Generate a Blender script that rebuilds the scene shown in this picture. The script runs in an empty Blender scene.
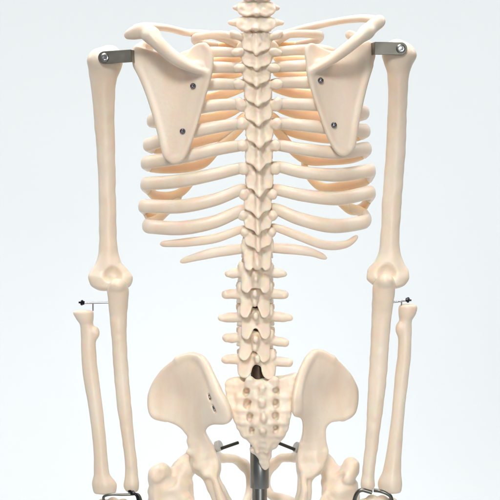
import bpy, math
import numpy as np

# ------------------------------------------------------------------ units
# Everything is measured in "u": 1 u = 1.36 mm. X right, Y away from the viewer, Z up.
S = 0.00136
D = 2000.0            # camera distance in u
scene = bpy.context.scene
col = scene.collection
f32 = np.float32


def at(px, py, Y):
    """a point of the photograph at depth Y, unprojected into the scene (u)"""
    k = (D + Y) / D
    return np.array(((px - 250.0) * k, Y, (250.0 - py) * k))


def ats(rows):
    return np.array([at(*r[:3]) for r in rows])


# ------------------------------------------------------------------ curves
def catmull(pts, n=8, closed=False):
    p = np.asarray(pts, float)
    m = len(p)
    out = []
    segs = m if closed else m - 1
    for i in range(segs):
        if closed:
            a, b, c, d = p[(i - 1) % m], p[i], p[(i + 1) % m], p[(i + 2) % m]
        else:
            b, c = p[i], p[i + 1]
            a = p[i - 1] if i > 0 else 2 * b - c
            d = p[i + 2] if i + 2 < m else 2 * c - b
        for j in range(n):
            t = j / n
            out.append(0.5 * ((2 * b) + (c - a) * t + (2 * a - 5 * b + 4 * c - d) * t * t
                              + (3 * b - a - 3 * c + d) * t ** 3))
    if not closed:
        out.append(p[-1])
    return np.array(out)


def pchip(xs, ys):
    xs = np.asarray(xs, float); ys = np.asarray(ys, float)
    o = np.argsort(xs); xs, ys = xs[o], ys[o]
    h = np.diff(xs); dl = np.diff(ys) / h
    m = np.zeros_like(xs)
    m[0], m[-1] = dl[0], dl[-1]
    for i in range(1, len(xs) - 1):
        if dl[i - 1] * dl[i] > 0:
            w1 = 2 * h[i] + h[i - 1]; w2 = h[i] + 2 * h[i - 1]
            m[i] = (w1 + w2) / (w1 / dl[i - 1] + w2 / dl[i])

    def f(x):
        x = np.clip(x, xs[0], xs[-1])
        i = np.clip(np.searchsorted(xs, x) - 1, 0, len(xs) - 2)
        t = (x - xs[i]) / h[i]
        t2, t3 = t * t, t * t * t
        return ((2 * t3 - 3 * t2 + 1) * ys[i] + (t3 - 2 * t2 + t) * h[i] * m[i]
                + (-2 * t3 + 3 * t2) * ys[i + 1] + (t3 - t2) * h[i] * m[i + 1])
    return f


def tps(pts, vals, lam=1e-3):
    """smooth surface through scattered (x, z) -> value points"""
    p = np.asarray(pts, float); v = np.asarray(vals, float)
    n = len(p)
    sc = 60.0
    p = p / sc

    def ker(r2):
        return 0.5 * r2 * np.log(r2 + 1e-9)
    r2 = ((p[:, None] - p[None]) ** 2).sum(-1)
    A = np.zeros((n + 3, n + 3))
    A[:n, :n] = ker(r2) + lam * np.eye(n)
    A[:n, n] = 1; A[:n, n + 1:] = p
    A[n, :n] = 1; A[n + 1:, :n] = p.T
    w = np.linalg.solve(A, np.concatenate((v, np.zeros(3))))

    def f(x, z):
        x = x / sc; z = z / sc
        r = w[n] + w[n + 1] * x + w[n + 2] * z
        for i in range(n):
            r = r + w[i] * ker((x - p[i, 0]) ** 2 + (z - p[i, 1]) ** 2)
        return r
    return f


# ------------------------------------------------------------------ solid fields
def smin(a, b, k):
    h = np.clip(0.5 + 0.5 * (b - a) / k, 0, 1)
    return b * (1 - h) + a * h - k * h * (1 - h)


def smax(a, b, k):
    return -smin(-a, -b, k)


def cap(G, a, b, ra, rb=None, sy=1.0):
    rb = ra if rb is None else rb
    x, y, z = G
    a = np.asarray(a, float); b = np.asarray(b, float)
    ba = b - a
    bs = ba * np.array((1, sy, 1))
    px, py, pz = x - a[0], (y - a[1]) * sy, z - a[2]
    t = np.clip((px * bs[0] + py * bs[1] + pz * bs[2]) / max(bs @ bs, 1e-6), 0, 1)
    return np.sqrt((px - t * bs[0]) ** 2 + (py - t * bs[1]) ** 2 + (pz - t * bs[2]) ** 2) - (ra + t * (rb - ra))


def chain(G, pts, rad, n=4, sy=1.0):
    pr = catmull(np.column_stack((np.asarray(pts, float), np.asarray(rad, float))), n)
    d = None
    for i in range(len(pr) - 1):
        e = cap(G, pr[i, :3], pr[i + 1, :3], pr[i, 3], pr[i + 1, 3], sy)
        d = e if d is None else np.minimum(d, e)
    return d


def ball(G, c, r):
    x, y, z = G
    rx, ry, rz = (r, r, r) if np.isscalar(r) else r
    q = np.sqrt(((x - c[0]) / rx) ** 2 + ((y - c[1]) / ry) ** 2 + ((z - c[2]) / rz) ** 2)
    return (q - 1) * min(rx, ry, rz)


def poly2(x, z, P):
    """signed distance to a closed outline in the XZ plane"""
    d2 = None
    inside = None
    n = len(P)
    for i in range(n):
        a, b = P[i], P[(i + 1) % n]
        e = b - a
        wx, wz = x - a[0], z - a[1]
        t = np.clip((wx * e[0] + wz * e[1]) / max(e @ e, 1e-9), 0, 1)
        q = (wx - t * e[0]) ** 2 + (wz - t * e[1]) ** 2
        d2 = q if d2 is None else np.minimum(d2, q)
        c1 = (a[1] <= z) != (b[1] <= z)
        xi = a[0] + (z - a[1]) / (e[1] if abs(e[1]) > 1e-9 else 1e-9) * e[0]
        c = c1 & (x < xi)
        inside = c if inside is None else inside ^ c
    d = np.sqrt(d2)
    return np.where(inside, -d, d)


def rough(G, amp, wave=9.0, seed=0):
    """small unevenness of a moulded cast"""
    rg = np.random.RandomState(seed)
    x, y, z = G
    r = 0
    for i in range(9):
        k = rg.normal(size=3); k *= (2 * math.pi / wave) * rg.uniform(.5, 1.6) / np.linalg.norm(k)
        r = r + np.sin(k[0] * x + k[1] * y + k[2] * z + rg.uniform(0, 6.28))
    return r * (amp / 3.0)


def plate(G, P, hfun, tfun, k=3.0, steep=1.15):
    x, y, z = G
    h = hfun(x, z)
    t = tfun(x, z) if callable(tfun) else tfun
    return smax(poly2(x, z, P), np.abs(y - h) / steep - t, k)


def shaft(G, rows, k=3.0):
    """a near-vertical bone: rows of (left px, right px, py, depth, half depth)"""
    x, y, z = G
    zs, cx, cy, rx, ry = [], [], [], [], []
    for l, r, py, Y, hd in rows:
        a, b = at(l, py, Y), at(r, py, Y)
        zs.append(a[2]); cx.append((a[0] + b[0]) / 2); rx.append((b[0] - a[0]) / 2); cy.append(Y); ry.append(hd)
    X, CY, RX, RY = (pchip(zs, q)(z) for q in (cx, cy, rx, ry))
    q = np.sqrt(((x - X) / RX) ** 2 + ((y - CY) / RY) ** 2)
    d = (q - 1) * np.minimum(RX, RY)
    d = smax(d, z - max(zs), k)
    return smax(d, min(zs) - z, k)


# ------------------------------------------------------------------ meshing
def surface(fn, lo, hi, h, smooth=2):
    """surface nets over a field; returns (verts, quads)"""
    lo = np.asarray(lo, float); hi = np.asarray(hi, float)
    n = np.ceil((hi - lo) / h).astype(int) + 1
    ax = [(lo[i] + h * np.arange(n[i])).astype(f32) for i in range(3)]
    G = (ax[0][:, None, None], ax[1][None, :, None], ax[2][None, None, :])
    V = np.broadcast_to(fn(G), n).astype(f32)
    V = V.copy()
    V[[0, -1]] = np.maximum(V[[0, -1]], 0.1); V[:, [0, -1]] = np.maximum(V[:, [0, -1]], 0.1)
    V[:, :, [0, -1]] = np.maximum(V[:, :, [0, -1]], 0.1)
    ins = V < 0
    c = ins[:-1, :-1, :-1]
    cnt = np.zeros(c.shape, np.int8)
    for i in (0, 1):
        for j in (0, 1):
            for k in (0, 1):
                cnt += ins[i:n[0] - 1 + i, j:n[1] - 1 + j, k:n[2] - 1 + k]
    act = (cnt > 0) & (cnt < 8)
    I = np.argwhere(act)
    idx = -np.ones(c.shape, np.int64)
    idx[act] = np.arange(len(I))
    acc = np.zeros((len(I), 3)); num = np.zeros(len(I))
    corners = [(i, j, k) for i in (0, 1) for j in (0, 1) for k in (0, 1)]
    for a in corners:
        for axn in range(3):
            if a[axn] == 1:
                continue
            b = list(a); b[axn] = 1
            va = V[I[:, 0] + a[0], I[:, 1] + a[1], I[:, 2] + a[2]]
            vb = V[I[:, 0] + b[0], I[:, 1] + b[1], I[:, 2] + b[2]]
            m = (va < 0) != (vb < 0)
            t = va / np.where(m, va - vb, 1)
            p = np.tile(np.array(a, float), (len(I), 1)); p[:, axn] += t
            acc[m] += p[m]; num[m] += 1
    verts = lo + h * (I + acc / num[:, None])
    quads = []
    for axn in range(3):
        u, v = (axn + 1) % 3, (axn + 2) % 3
        sl0 = [slice(None)] * 3; sl1 = [slice(None)] * 3
        sl0[axn] = slice(0, -1); sl1[axn] = slice(1, None)
        A, B = ins[tuple(sl0)], ins[tuple(sl1)]
        E = np.argwhere(A != B)
        E = E[(E[:, u] > 0) & (E[:, v] > 0) & (E[:, u] < n[u] - 1) & (E[:, v] < n[v] - 1)]
        flip = A[tuple(E.T)]

        def cell(du, dv):
            q = E.copy(); q[:, u] -= du; q[:, v] -= dv
            return idx[tuple(q.T)]
        Q = np.column_stack((cell(1, 1), cell(0, 1), cell(0, 0), cell(1, 0)))
        Q[~flip] = Q[~flip][:, ::-1]
        quads.append(Q)
    quads = np.concatenate(quads)
    for _ in range(smooth):
        s = np.zeros_like(verts); w = np.zeros(len(verts))
        for i in range(4):
            a, b = quads[:, i], quads[:, (i + 1) % 4]
            for q in range(3):
                s[:, q] += np.bincount(a, verts[b, q], len(verts)) + np.bincount(b, verts[a, q], len(verts))
            w += np.bincount(a, minlength=len(verts)) + np.bincount(b, minlength=len(verts))
        verts = verts * 0.5 + 0.5 * s / np.maximum(w, 1)[:, None]
    return verts, quads


ROOTS = {}


def link_mesh(name, verts, faces, mat, parent=None, smooth=True, origin=None):
    v = np.asarray(verts, float) * S
    o = v.mean(0) if origin is None else np.asarray(origin, float) * S
    me = bpy.data.meshes.new(name)
    v = v - o
    if isinstance(faces, np.ndarray):
        nf = len(faces); w = faces.shape[1]
        me.vertices.add(len(v)); me.vertices.foreach_set("co", v.astype(f32).ravel())
        me.loops.add(nf * w); me.loops.foreach_set("vertex_index", faces.astype(np.int32).ravel())
        me.polygons.add(nf)
        me.polygons.foreach_set("loop_start", np.arange(0, nf * w, w, dtype=np.int32))
        me.update(calc_edges=True)
        me.validate()
    else:
        me.from_pydata([tuple(q) for q in v], [], faces)
        me.update()
    if smooth:
        me.polygons.foreach_set("use_smooth", np.ones(len(me.polygons), bool))
    me.materials.append(mat)
    ob = bpy.data.objects.new(name, me)
    col.objects.link(ob)
    if parent is not None:
        ob.parent = parent
        base = np.zeros(3)
        q = parent
        while q is not None:
            base += np.array(q.location); q = q.parent
        ob.location = o - base
    else:
        ob.location = o
    return ob


def bone(name, fn, lo, hi, h, mat, parent, smooth=2):
    v, q = surface(fn, lo, hi, h, smooth)
    return link_mesh(name, v, q, mat, parent)


def box_of(pts, pad):
    p = np.asarray(pts, float)[:, :3]
    return p.min(0) - pad, p.max(0) + pad


def sweep(pts, ra, rb, up=(0, 0, 1), n=20, tilt=None):
    """tube with an elliptic section: ra along 'up', rb across; closed rounded ends"""
    p = np.asarray(pts, float)
    m = len(p)
    tan = np.gradient(p, axis=0)
    tan /= np.linalg.norm(tan, axis=1)[:, None]
    up = np.asarray(up, float)
    verts, faces = [], []
    for i in range(m):
        t = tan[i]
        b = np.cross(t, up); b /= np.linalg.norm(b) + 1e-9
        a = np.cross(b, t)
        if tilt is not None:
            c_, s_ = math.cos(tilt[i]), math.sin(tilt[i])
            a, b = a * c_ + b * s_, b * c_ - a * s_
        for j in range(n):
            th = 2 * math.pi * j / n
            verts.append(p[i] + a * ra[i] * math.cos(th) + b * rb[i] * math.sin(th))
    for i in range(m - 1):
        for j in range(n):
            j2 = (j + 1) % n
            faces.append((i * n + j, i * n + j2, (i + 1) * n + j2, (i + 1) * n + j))
    faces.append(tuple(range(n))[::-1])
    faces.append(tuple((m - 1) * n + j for j in range(n)))
    return verts, faces


def round_ends(m, frac0=0.04, frac1=0.04, dist=None):
    s = np.ones(m)
    t = np.linspace(0, 1, m) if dist is None else dist
    if frac0:
        q = np.clip(t / frac0, 0, 1); s *= np.sqrt(np.clip(1 - (1 - q) ** 2, 0.01, 1))
    if frac1:
        q = np.clip((1 - t) / frac1, 0, 1); s *= np.sqrt(np.clip(1 - (1 - q) ** 2, 0.01, 1))
    return s


def lathe(center, axis, prof, n=32):
    """solid of revolution: prof = [(distance along the axis, radius)...]"""
    ax = np.asarray(axis, float); ax /= np.linalg.norm(ax)
    ref = np.array((0, 0, 1.0)) if abs(ax[2]) < 0.9 else np.array((1.0, 0, 0))
    u = np.cross(ref, ax); u /= np.linalg.norm(u)
    w = np.cross(ax, u)
    verts, faces = [], []
    for d, r in prof:
        for j in range(n):
            th = 2 * math.pi * j / n
            verts.append(np.asarray(center) + ax * d + (u * math.cos(th) + w * math.sin(th)) * r)
    for i in range(len(prof) - 1):
        for j in range(n):
            j2 = (j + 1) % n
            faces.append((i * n + j, i * n + j2, (i + 1) * n + j2, (i + 1) * n + j))
    faces.append(tuple(range(n))[::-1])
    faces.append(tuple((len(prof) - 1) * n + j for j in range(n)))
    return verts, faces


def sharp(ob, ang=35):
    bm_ang = math.radians(ang)
    me = ob.data
    me.set_sharp_from_angle(angle=bm_ang)
    return ob


# ------------------------------------------------------------------ materials
def new_mat(name):
    m = bpy.data.materials.new(name)
    m.use_nodes = True
    nt = m.node_tree
    return m, nt, nt.nodes["Principled BSDF"]


def bone_mat(name, c1, c2, sss, radius, rough=0.38, bump=0.06, scale=0.0038):
    m, nt, p = new_mat(name)
    N, L = nt.nodes, nt.links
    tc = N.new("ShaderNodeTexCoord")
    n1 = N.new("ShaderNodeTexNoise"); n1.inputs["Scale"].default_value = 38; n1.inputs["Detail"].default_value = 4
    mp = N.new("ShaderNodeMapping"); mp.inputs["Scale"].default_value = (1, 1, .3)
    L.new(tc.outputs["Object"], mp.inputs["Vector"]); L.new(mp.outputs["Vector"], n1.inputs["Vector"])
    rp = N.new("ShaderNodeValToRGB")
    rp.color_ramp.elements[0].position = 0.32; rp.color_ramp.elements[0].color = (*c2, 1)
    rp.color_ramp.elements[1].position = 0.62; rp.color_ramp.elements[1].color = (*c1, 1)
    L.new(n1.outputs["Fac"], rp.inputs["Fac"])
    L.new(rp.outputs["Color"], p.inputs["Base Color"])
    n2 = N.new("ShaderNodeTexNoise"); n2.inputs["Scale"].default_value = 210; n2.inputs["Detail"].default_value = 3
    L.new(tc.outputs["Object"], n2.inputs["Vector"])
    bp = N.new("ShaderNodeBump"); bp.inputs["Strength"].default_value = bump; bp.inputs["Distance"].default_value = 0.004
    L.new(n2.outputs["Fac"], bp.inputs["Height"])
    L.new(bp.outputs["Normal"], p.inputs["Normal"])
    mr = N.new("ShaderNodeMapRange")
    mr.inputs["To Min"].default_value = rough - 0.06; mr.inputs["To Max"].default_value = rough + 0.1
    L.new(n1.outputs["Fac"], mr.inputs["Value"]); L.new(mr.outputs["Result"], p.inputs["Roughness"])
    p.inputs["Subsurface Weight"].default_value = sss
    p.inputs["Subsurface Radius"].default_value = radius
    p.inputs["Subsurface Scale"].default_value = scale
    p.inputs["IOR"].default_value = 1.46
    p.inputs["Coat Weight"].default_value = 0.25
    p.inputs["Coat Roughness"].default_value = 0.34
    return m


BONE = bone_mat("bone_plastic", (0.90, 0.785, 0.66), (0.87, 0.72, 0.575), 0.75, (1.0, 0.46, 0.22))
CART_GLOW = bone_mat("cartilage_glow_plastic", (0.95, 0.69, 0.465), (0.93, 0.65, 0.425), 0.9, (1.0, 0.5, 0.22), scale=0.012)  # tan cartilage; the orange glow inside the rib cage is painted into this colour
DISC = bone_mat("disc_plastic", (0.78, 0.60, 0.44), (0.72, 0.54, 0.38), 0.5, (1.0, 0.5, 0.3), 0.5)


def metal_mat(name, c, rough, metallic=1.0, scale=(1, 1, 60)):
    m, nt, p = new_mat(name)
    N, L = nt.nodes, nt.links
    p.inputs["Base Color"].default_value = (*c, 1)
    p.inputs["Metallic"].default_value = metallic
    tc = N.new("ShaderNodeTexCoord"); mp = N.new("ShaderNodeMapping"); mp.inputs["Scale"].default_value = scale
    n = N.new("ShaderNodeTexNoise"); n.inputs["Scale"].default_value = 30
    L.new(tc.outputs["Object"], mp.inputs["Vector"]); L.new(mp.outputs["Vector"], n.inputs["Vector"])
    mr = N.new("ShaderNodeMapRange")
    mr.inputs["To Min"].default_value = rough * 0.7; mr.inputs["To Max"].default_value = rough * 1.4
    L.new(n.outputs["Fac"], mr.inputs["Value"]); L.new(mr.outputs["Result"], p.inputs["Roughness"])
    return m


STEEL = metal_mat("brushed_steel", (0.2, 0.195, 0.17), 0.3, 1.0, (3, 3, 3))
CHROME = metal_mat("bright_steel", (0.62, 0.62, 0.62), 0.18)
SCREW = metal_mat("screw_steel", (0.22, 0.21, 0.23), 0.16)
BOLT = metal_mat("bolt_steel", (0.08, 0.08, 0.07), 0.35)
RODM = metal_mat("rusty_rod", (0.075, 0.05, 0.035), 0.45, 0.6, (40, 40, 4))
DARK = metal_mat("dark_metal", (0.035, 0.035, 0.04), 0.3)
POLE = metal_mat("pole_metal", (0.30, 0.31, 0.30), 0.3, scale=(60, 60, 1))
GREYP = metal_mat("grey_plastic", (0.55, 0.55, 0.53), 0.45, 0.0)

# ------------------------------------------------------------------ the skeleton
root = bpy.data.objects.new("anatomy_skeleton", None)
col.objects.link(root)
root.location = at(258, 640, 50) * S
root["label"] = "cream plastic teaching skeleton seen from behind, arms hanging beside its ribcage and pelvis"
root["category"] = "skeleton model"


def sym(fn):
    """evaluate a field on |x| so that left and right come out alike"""
    def g(G):
        return fn((np.abs(G[0]), G[1], G[2]))
    return g


def shifted(fn, o, sc=1.0, rot=0.0):
    c, s = math.cos(rot), math.sin(rot)

    def g(G):
        x, z = G[0] - o[0], G[2] - o[2]
        return fn(((x * c + z * s) / sc, (G[1] - o[1]) / sc, (-x * s + z * c) / sc)) * sc
    return g


# ---- vertebrae --------------------------------------------------
def thoracic(s, w, tip, tz, spine_drop, lobe, ridge, vee):
    """s spacing, w half lamina width, tip = reach of the transverse process"""
    P = np.array([(-w * .62, 8), (-w * .2, 5), (w * .2, 5), (w * .62, 8), (w * .97, 1), (w, -s * .35), (w * .90, -s * .72), (w * .52, -s * (.96 - vee)),
                  (w * .20, -s * 1.0), (0, -s * 1.0 - spine_drop), (-w * .20, -s * 1.0), (-w * .52, -s * (.96 - vee)),
                  (-w * .90, -s * .72), (-w, -s * .35), (-w * .97, 1)], float)
    P = catmull(P, 4, True)
    lx, lz, la = lobe

    def fn(G):
        x, y, z = G
        axx = np.sqrt(x * x + 2.0)
        d = plate(G, P, lambda X, Z: 4.6 + 0.26 * np.sqrt(X * X + 9.0) + 0.012 * X * X + 0.50 * (Z + s * .78), 2.6, 1.3, 1.2)
        A = (axx, y, z)
        d = smin(d, cap(G, (0, 8.5 - ridge * 2, 2), (0, 1.2 - ridge, -s * .93 - spine_drop * .5), 2.8, 1.8), 5.0 - ridge * 1.6)
        # transverse process: an arm that rises outwards to a flattened knob
        tp = chain(A, [(6, 19, -s * .22), (11, 17, -1.5), (tip - lx * .9, 13.0, tz)], [4.4, 4.4, min(lx, lz) * .80], 3)
        c, q = math.cos(la), math.sin(la)
        ux, uz = axx - (tip - lx * .95), z - tz
        tp = smin(tp, ball((ux * c + uz * q, y, -ux * q + uz * c), (0, 11.2, 0), (lx, 4.2, lz)), 1.6)
        # joint ridge where the vertebra above sits
        tp = smin(tp, cap(A, (w * .55, 13, 4.5), (w * .92, 15, 0.5), 3.4, 3.0), 1.2)
        d = smin(d, tp, 1.8)
        d = smin(d, cap(A, (8, 16, -1), (8, 40, 1), 4.0), 4.0)
        r = w * .98
        body = smax(np.sqrt((x / 1.08) ** 2 + (y - 48) ** 2) - r + 1.3 * (1 - (z / (s * .45)) ** 2), np.abs(z + 1) - s * .43, 2.0)
        return smin(d, body, 2.0) + rough(G, .2, 7, int(s * 10))
    return fn


TPT = (0.2, 1.3, 0.0)


def lumbar(s, w, tip, tz, legs=(10.6, 7.0), ridge=0.0, dn=.70, notch=.34):
    e = legs[0]
    half = [(0, -s * notch), (e * .22, -s * (notch + .05)), (e * .46, -s * (dn - .20)), (e * .72, -s * (dn - .03)), (e * 1.02, -s * dn), (e * 1.36, -s * (dn - .10)),
            (e * 1.50, -s * (dn - .28)), (max(e * 1.42, 14.2), -s * .12), (14.0, 4), (9, 8.5), (3.5, 7)]
    PL = catmull(np.array(half + [(-x, z) for x, z in half[:0:-1]], float), 4, True)

    def fn(G):
        x, y, z = G
        axx = np.sqrt(x * x + 1.5)
        A = (axx, y, z)
        lx, lr = legs
        # broad laminae that run down and out into blunt lower joint processes
        d = plate(G, PL, lambda X, Z: 1.2 + 0.16 * np.sqrt(X * X + 9.0) + 0.014 * X * X + 0.52 * (Z + s * dn), 3.2, 2.0, 1.15)
        d = smin(d, cap(A, (4, 13, 5), (w - 4.5, 17, s * .34), 4.8, 4.8), 1.8)
        d = smin(d, ball(A, (w - 2.2, 15, s * .30), (3.4, 5.5, 6.4)), 1.2)
        # spinous process: points back at the viewer, blunt
        sp = smax(cap(G, (0, 12, 3), (0, -1.0, 2.5 - s * ridge * 1.0), 4.0, 4.0 - ridge), np.abs(x) - 3.0 + ridge * 1.4, 3.0)
        d = smin(d, sp, 7.0 - ridge * 3)
        if ridge:
            d = smin(d, cap(G, (0, 6, 0), (0, 1.5, -s * (.35 + ridge * .55)), 3.0, 2.6), 4)
        tp = chain(A, [(9, 20, 2.0), (tip * .45, 19, tz * .4 + 1.0), (tip * .70, 17, tz * .7 + .6), (tip - 4.2 + TPT[min(int(tip), 99) % 3], 15, tz)], [6.0, 5.0, 5.1, 4.7 - TPT[int(tip) % 3]], 4)
        d = smin(d, tp, 2.2)
        d = smin(d, cap(A, (10, 16, 3), (9, 40, 3), 4.6), 3.0)
        body = smax(np.sqrt((x / 1.15) ** 2 + (y - 52) ** 2) - w + 1.5 * (1 - (z / (s * .45)) ** 2), np.abs(z) - s * .42, 2.0)
        return smin(d, body, 2.0) + rough(G, .22, 8, int(s * 10))
    return fn


def cervical(s, w, tip, tz):
    P = catmull(np.array([(-w, 4), (-w * .5, 6.5), (0, 5), (w * .5, 6.5), (w, 4), (w * 1.0, -5), (w * .55, -s * .62), (w * .22, -s * .54), (0, -s * .66),
                          (-w * .22, -s * .54), (-w * .55, -s * .62), (-w, -5)], float), 4, True)

    def fn(G):
        x, y, z = G
        axx = np.sqrt(x * x + 1.0)
        A = (axx, y, z)
        d = plate(G, P, lambda X, Z: 5.0 + 0.30 * np.sqrt(X * X + 9) + .45 * (Z + s * .5), 3.0, 2.8, 1.2)
        d = smin(d, cap(G, (0, 8, 1), (0, 0.5, -s * .45), 2.6, 2.0), 3.5)
        d = smin(d, cap(A, (w - 6, 20, 1), (tip - 2.5, 24, tz), 6.2, 2.6), 3.0)
        body = smax(np.sqrt((x / 1.1) ** 2 + (y - 34) ** 2) - w * .75, np.abs(z) - s * .42, 2.0)
        d = smin(d, cap(A, (w - 6, 13, 0), (7, 30, 0), 4.5), 3.0)
        return smin(d, body, 2.0) + rough(G, .14, 8, int(tip))
    return fn


spine_Y = pchip([-15, 7, 36, 83, 145, 215, 249, 295, 341, 365], [14, 10, 5, 1, -3, -1, 3, 8, 10, 9])
verts_list = []   # (py, centre px, kind, tip)
C = [(-9, 257, 17, 19), (6.5, 256.5, 18.5, 24), (21.5, 256, 19, 28.5)]
for py, px, w, tip in C:
    Y = float(spine_Y(py))
    o = at(px, py, Y)
    verts_list.append((py, px, Y + 34, w * .72, 1.1))
    bone("vertebra", shifted(cervical(15.5, w, tip, 1.5), o), o + (-36, -8, -15), o + (36, 52, 13), 0.7, BONE, root, 1)

T = [(36, 256.3, 27, 15), (52, 256.5, 25.5, 15), (67, 256.7, 23.5, 14), (83.5, 258, 25, 14), (103.5, 258.5, 24, 14), (123, 259.5, 23, 14),
     (145, 259, 22, 14), (168, 259.5, 21.5, 14), (194, 258, 19.5, 14), (215, 258, 20, 14), (232, 258.3, 18, 14), (249, 257.5, 18, 14)]
LOBE = [(7.5, 4.2, .5), (7.0, 4.6, -.2), (6.6, 4.8, -.1), (6.4, 5.6, .2), (5.8, 7.6, -.35), (5.8, 6.4, -.2), (5.6, 6.0, -.1), (5.4, 6.6, -.2), (5.0, 5.6, 0), (5.0, 5.4, .2), (4.4, 4.8, 0), (4.4, 5, 0)]
RIDGE = [.2, .2, 0, 0, 0, 0, .1, .3, .8, 1.2, 1.3, 1.3]
VEE = [.05, .02, .02, .03, .08, .1, .12, .14, .12, .1, .08, .05]
for i, (py, px, tip, w) in enumerate(T):
    nxt = T[i + 1][0] if i < 11 else 272
    s = nxt - py
    Y = float(spine_Y(py))
    o = at(px, py, Y)
    tz = [2, 1, 0, 0, 0, 0, 0, 0, 0, 0, 0, 0][i]
    verts_list.append((py, px, Y + 48, w, 1.08))
    bone("vertebra", shifted(thoracic(s, w, tip, tz, 3.0, LOBE[i], RIDGE[i], VEE[i]) if i < 11 else lumbar(s, w + 1, tip, 1.0, (9.0, 5.6), .8, .95, .80), o, 1.0, 0.0), o + (-36, -12, -s * 1.1 - 12), o + (36, 76, 18), 0.7, BONE, root, 1)

Lm = [(274, 255.8, 31, 17), (295, 255.0, 33.5, 17.5), (318.5, 255.6, 37.5, 17.5), (341, 255.6, 33.5, 17.5), (362, 257.2, 36, 18)]
LEG = [((9.8, 6.2), .35, .92, .62), ((10.2, 6.4), .05, .98, .44), ((10.0, 6.4), 0, .94, .46), ((10.6, 6.6), .05, 1.0, .48), ((13.0, 7.0), 0, .74, .06)]
for i, (py, px, tip, w) in enumerate(Lm):
    nxt = Lm[i + 1][0] if i < 4 else 385
    s = nxt - py
    Y = float(spine_Y(py))
    o = at(px, py, Y)
    rot = [0, 0, 0.01, -0.08, -0.05][i]
    verts_list.append((py, px, Y + 52, w, 1.22))
    bone("vertebra", shifted(lumbar(s, w, tip, 0.0, *LEG[i]), o, 1.0, rot), o + (-48, -22, -s * 1.1 - 10), o + (48, 76, 22), 0.75, BONE, root, 1)

for a, b in zip(verts_list[:-1], verts_list[1:]):
    pa, pb = at(a[1], a[0], a[2]), at(b[1], b[0], b[2])
    c = (pa + pb) / 2
    gap = abs(pa[2] - pb[2])
    r = (a[3] + b[3]) / 2 * 0.97

    def disc(G, c=c, r=r, gap=gap, k=a[4]):
        x, y, z = G[0] - c[0], G[1] - c[1], G[2] - c[2]
        return smax(np.sqrt((x / k) ** 2 + y ** 2) - r + 0.6, np.abs(z) - gap * .14, 1.5)
    bone("spinal_disc", disc, c - (26, 24, 8), c + (26, 24, 8), 1.1, DISC, root)

# ---- sacrum with tailbone ----------------------------------------
SP = [(226, 381, 22), (236, 378, 22), (245, 382, 15), (252, 381, 12), (260, 379.5, 11), (268, 381, 12), (277, 381, 15), (287, 376, 22), (297, 374, 22), (295, 392, 20),
      (292, 410, 15), (289, 427, 14), (284, 438, 16), (279, 443.5, 17), (276.5, 449, 19), (272, 451, 20), (271.5, 457, 23), (269.5, 461, 25), (269.5, 467, 28), (265, 470.5, 30), (261, 467, 29), (259, 461, 27),
      (256.5, 456.5, 25), (251, 453, 22), (249.5, 450, 20), (253, 447, 18), (249.5, 443, 17), (242, 436, 16), (235, 424, 14), (229, 408, 15), (226, 394, 20)]
SPo = catmull(ats(SP)[:, [0, 2]], 3, True)
hs = tps([at(q[0], q[1], q[2])[[0, 2]] for q in SP] + [at(262, 395, 0)[[0, 2]], at(263, 420, 0)[[0, 2]], at(263, 440, 0)[[0, 2]], at(245, 405, 0)[[0, 2]], at(279, 405, 0)[[0, 2]]],
         [q[2] for q in SP] + [6, 4, 10, 13, 13], 0.02)


def sacrum(G):
    x, y, z = G
    th = lambda X, Z: 8.0 + 0 * X
    d = plate(G, SPo, lambda X, Z: hs(X, Z) + 8, th, 2.6, 1.1)
    # promontory bulk
    d = smin(d, ball(G, at(261, 388, 44), (24, 18, 13)), 8)
    d = smin(d, chain(G, ats([(240, 386, 30), (261, 390, 34), (284, 384, 30)]), [8, 10, 8], 3), 6)
    for bx, by, r in ((262, 389, 4.0), (262, 403, 4.2), (263.5, 418, 4.0), (263, 431, 3.6)):
        d = smin(d, ball(G, at(bx, by, float(hs(*at(bx, by, 0)[[0, 2]])) - 1.0), (r * .9, 5.0, r * 1.2)), 2.4)
    for sx in (-1, 1):
        for bx, by in ((9, 396), (9, 410), (8, 423)):
            d = smin(d, ball(G, at(263 + sx * bx, by, float(hs(*at(263 + sx * bx, by, 0)[[0, 2]])) + 0.5), 3.2), 3.0)
        d = smin(d, chain(G, ats([(262 + sx * 12.5, 380, 12), (262 + sx * 13, 387, 13)]), [4.2, 3.0], 2), 5)
        for bx, by in ((23, 397), (23, 410), (20, 422), (17, 434)):
            d = smin(d, ball(G, at(262.5 + sx * bx, by, float(hs(*at(262.5 + sx * bx, by, 0)[[0, 2]])) + 1.0), 4.0), 4.0)
        d = smin(d, cap(G, at(262 + sx * 7, 443, 15), at(262 + sx * 4.5, 452, 18), 3.2, 2.0), 2)
    for fx, fy, r in ((245.5, 391.6, 3.4), (246.6, 403.6, 3.9), (249, 416.4, 3.3), (250.8, 430.5, 2.7), (277, 391, 3.2), (277, 403, 3.7),
                      (276.2, 416, 3.4), (277, 428.6, 3.0)):
        hz = float(hs(*at(fx, fy, 0)[[0, 2]]))
        d = smax(d, -cap(G, at(fx, fy, hz - 8), at(fx + (1.4 if fx < 260 else -1.4), fy - .8, hz + 7.0), r * 1.25, r * .8), 1.4)
        jx = (1 if fx < 260 else -1) * (.8 + .5 * math.sin(fx + fy))
        d = smax(d, -cap(G, at(fx - jx, fy - 1.2, hz - 2), at(fx + jx, fy + 1.8 + math.sin(fy), hz + 1.5), r * .95, r * .8), 1.4)
    d = smax(d, -cap(G, at(263.3, 437, 2), at(263.3, 446, 10), 2.8, 2.0, 0.6), 2.0)
    d = smax(d, -cap(G, at(258, 366, 16), at(258, 371.5, 20), 8.0, 7.0), 2.5)
    return d + rough(G, .34, 9, 5)


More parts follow.
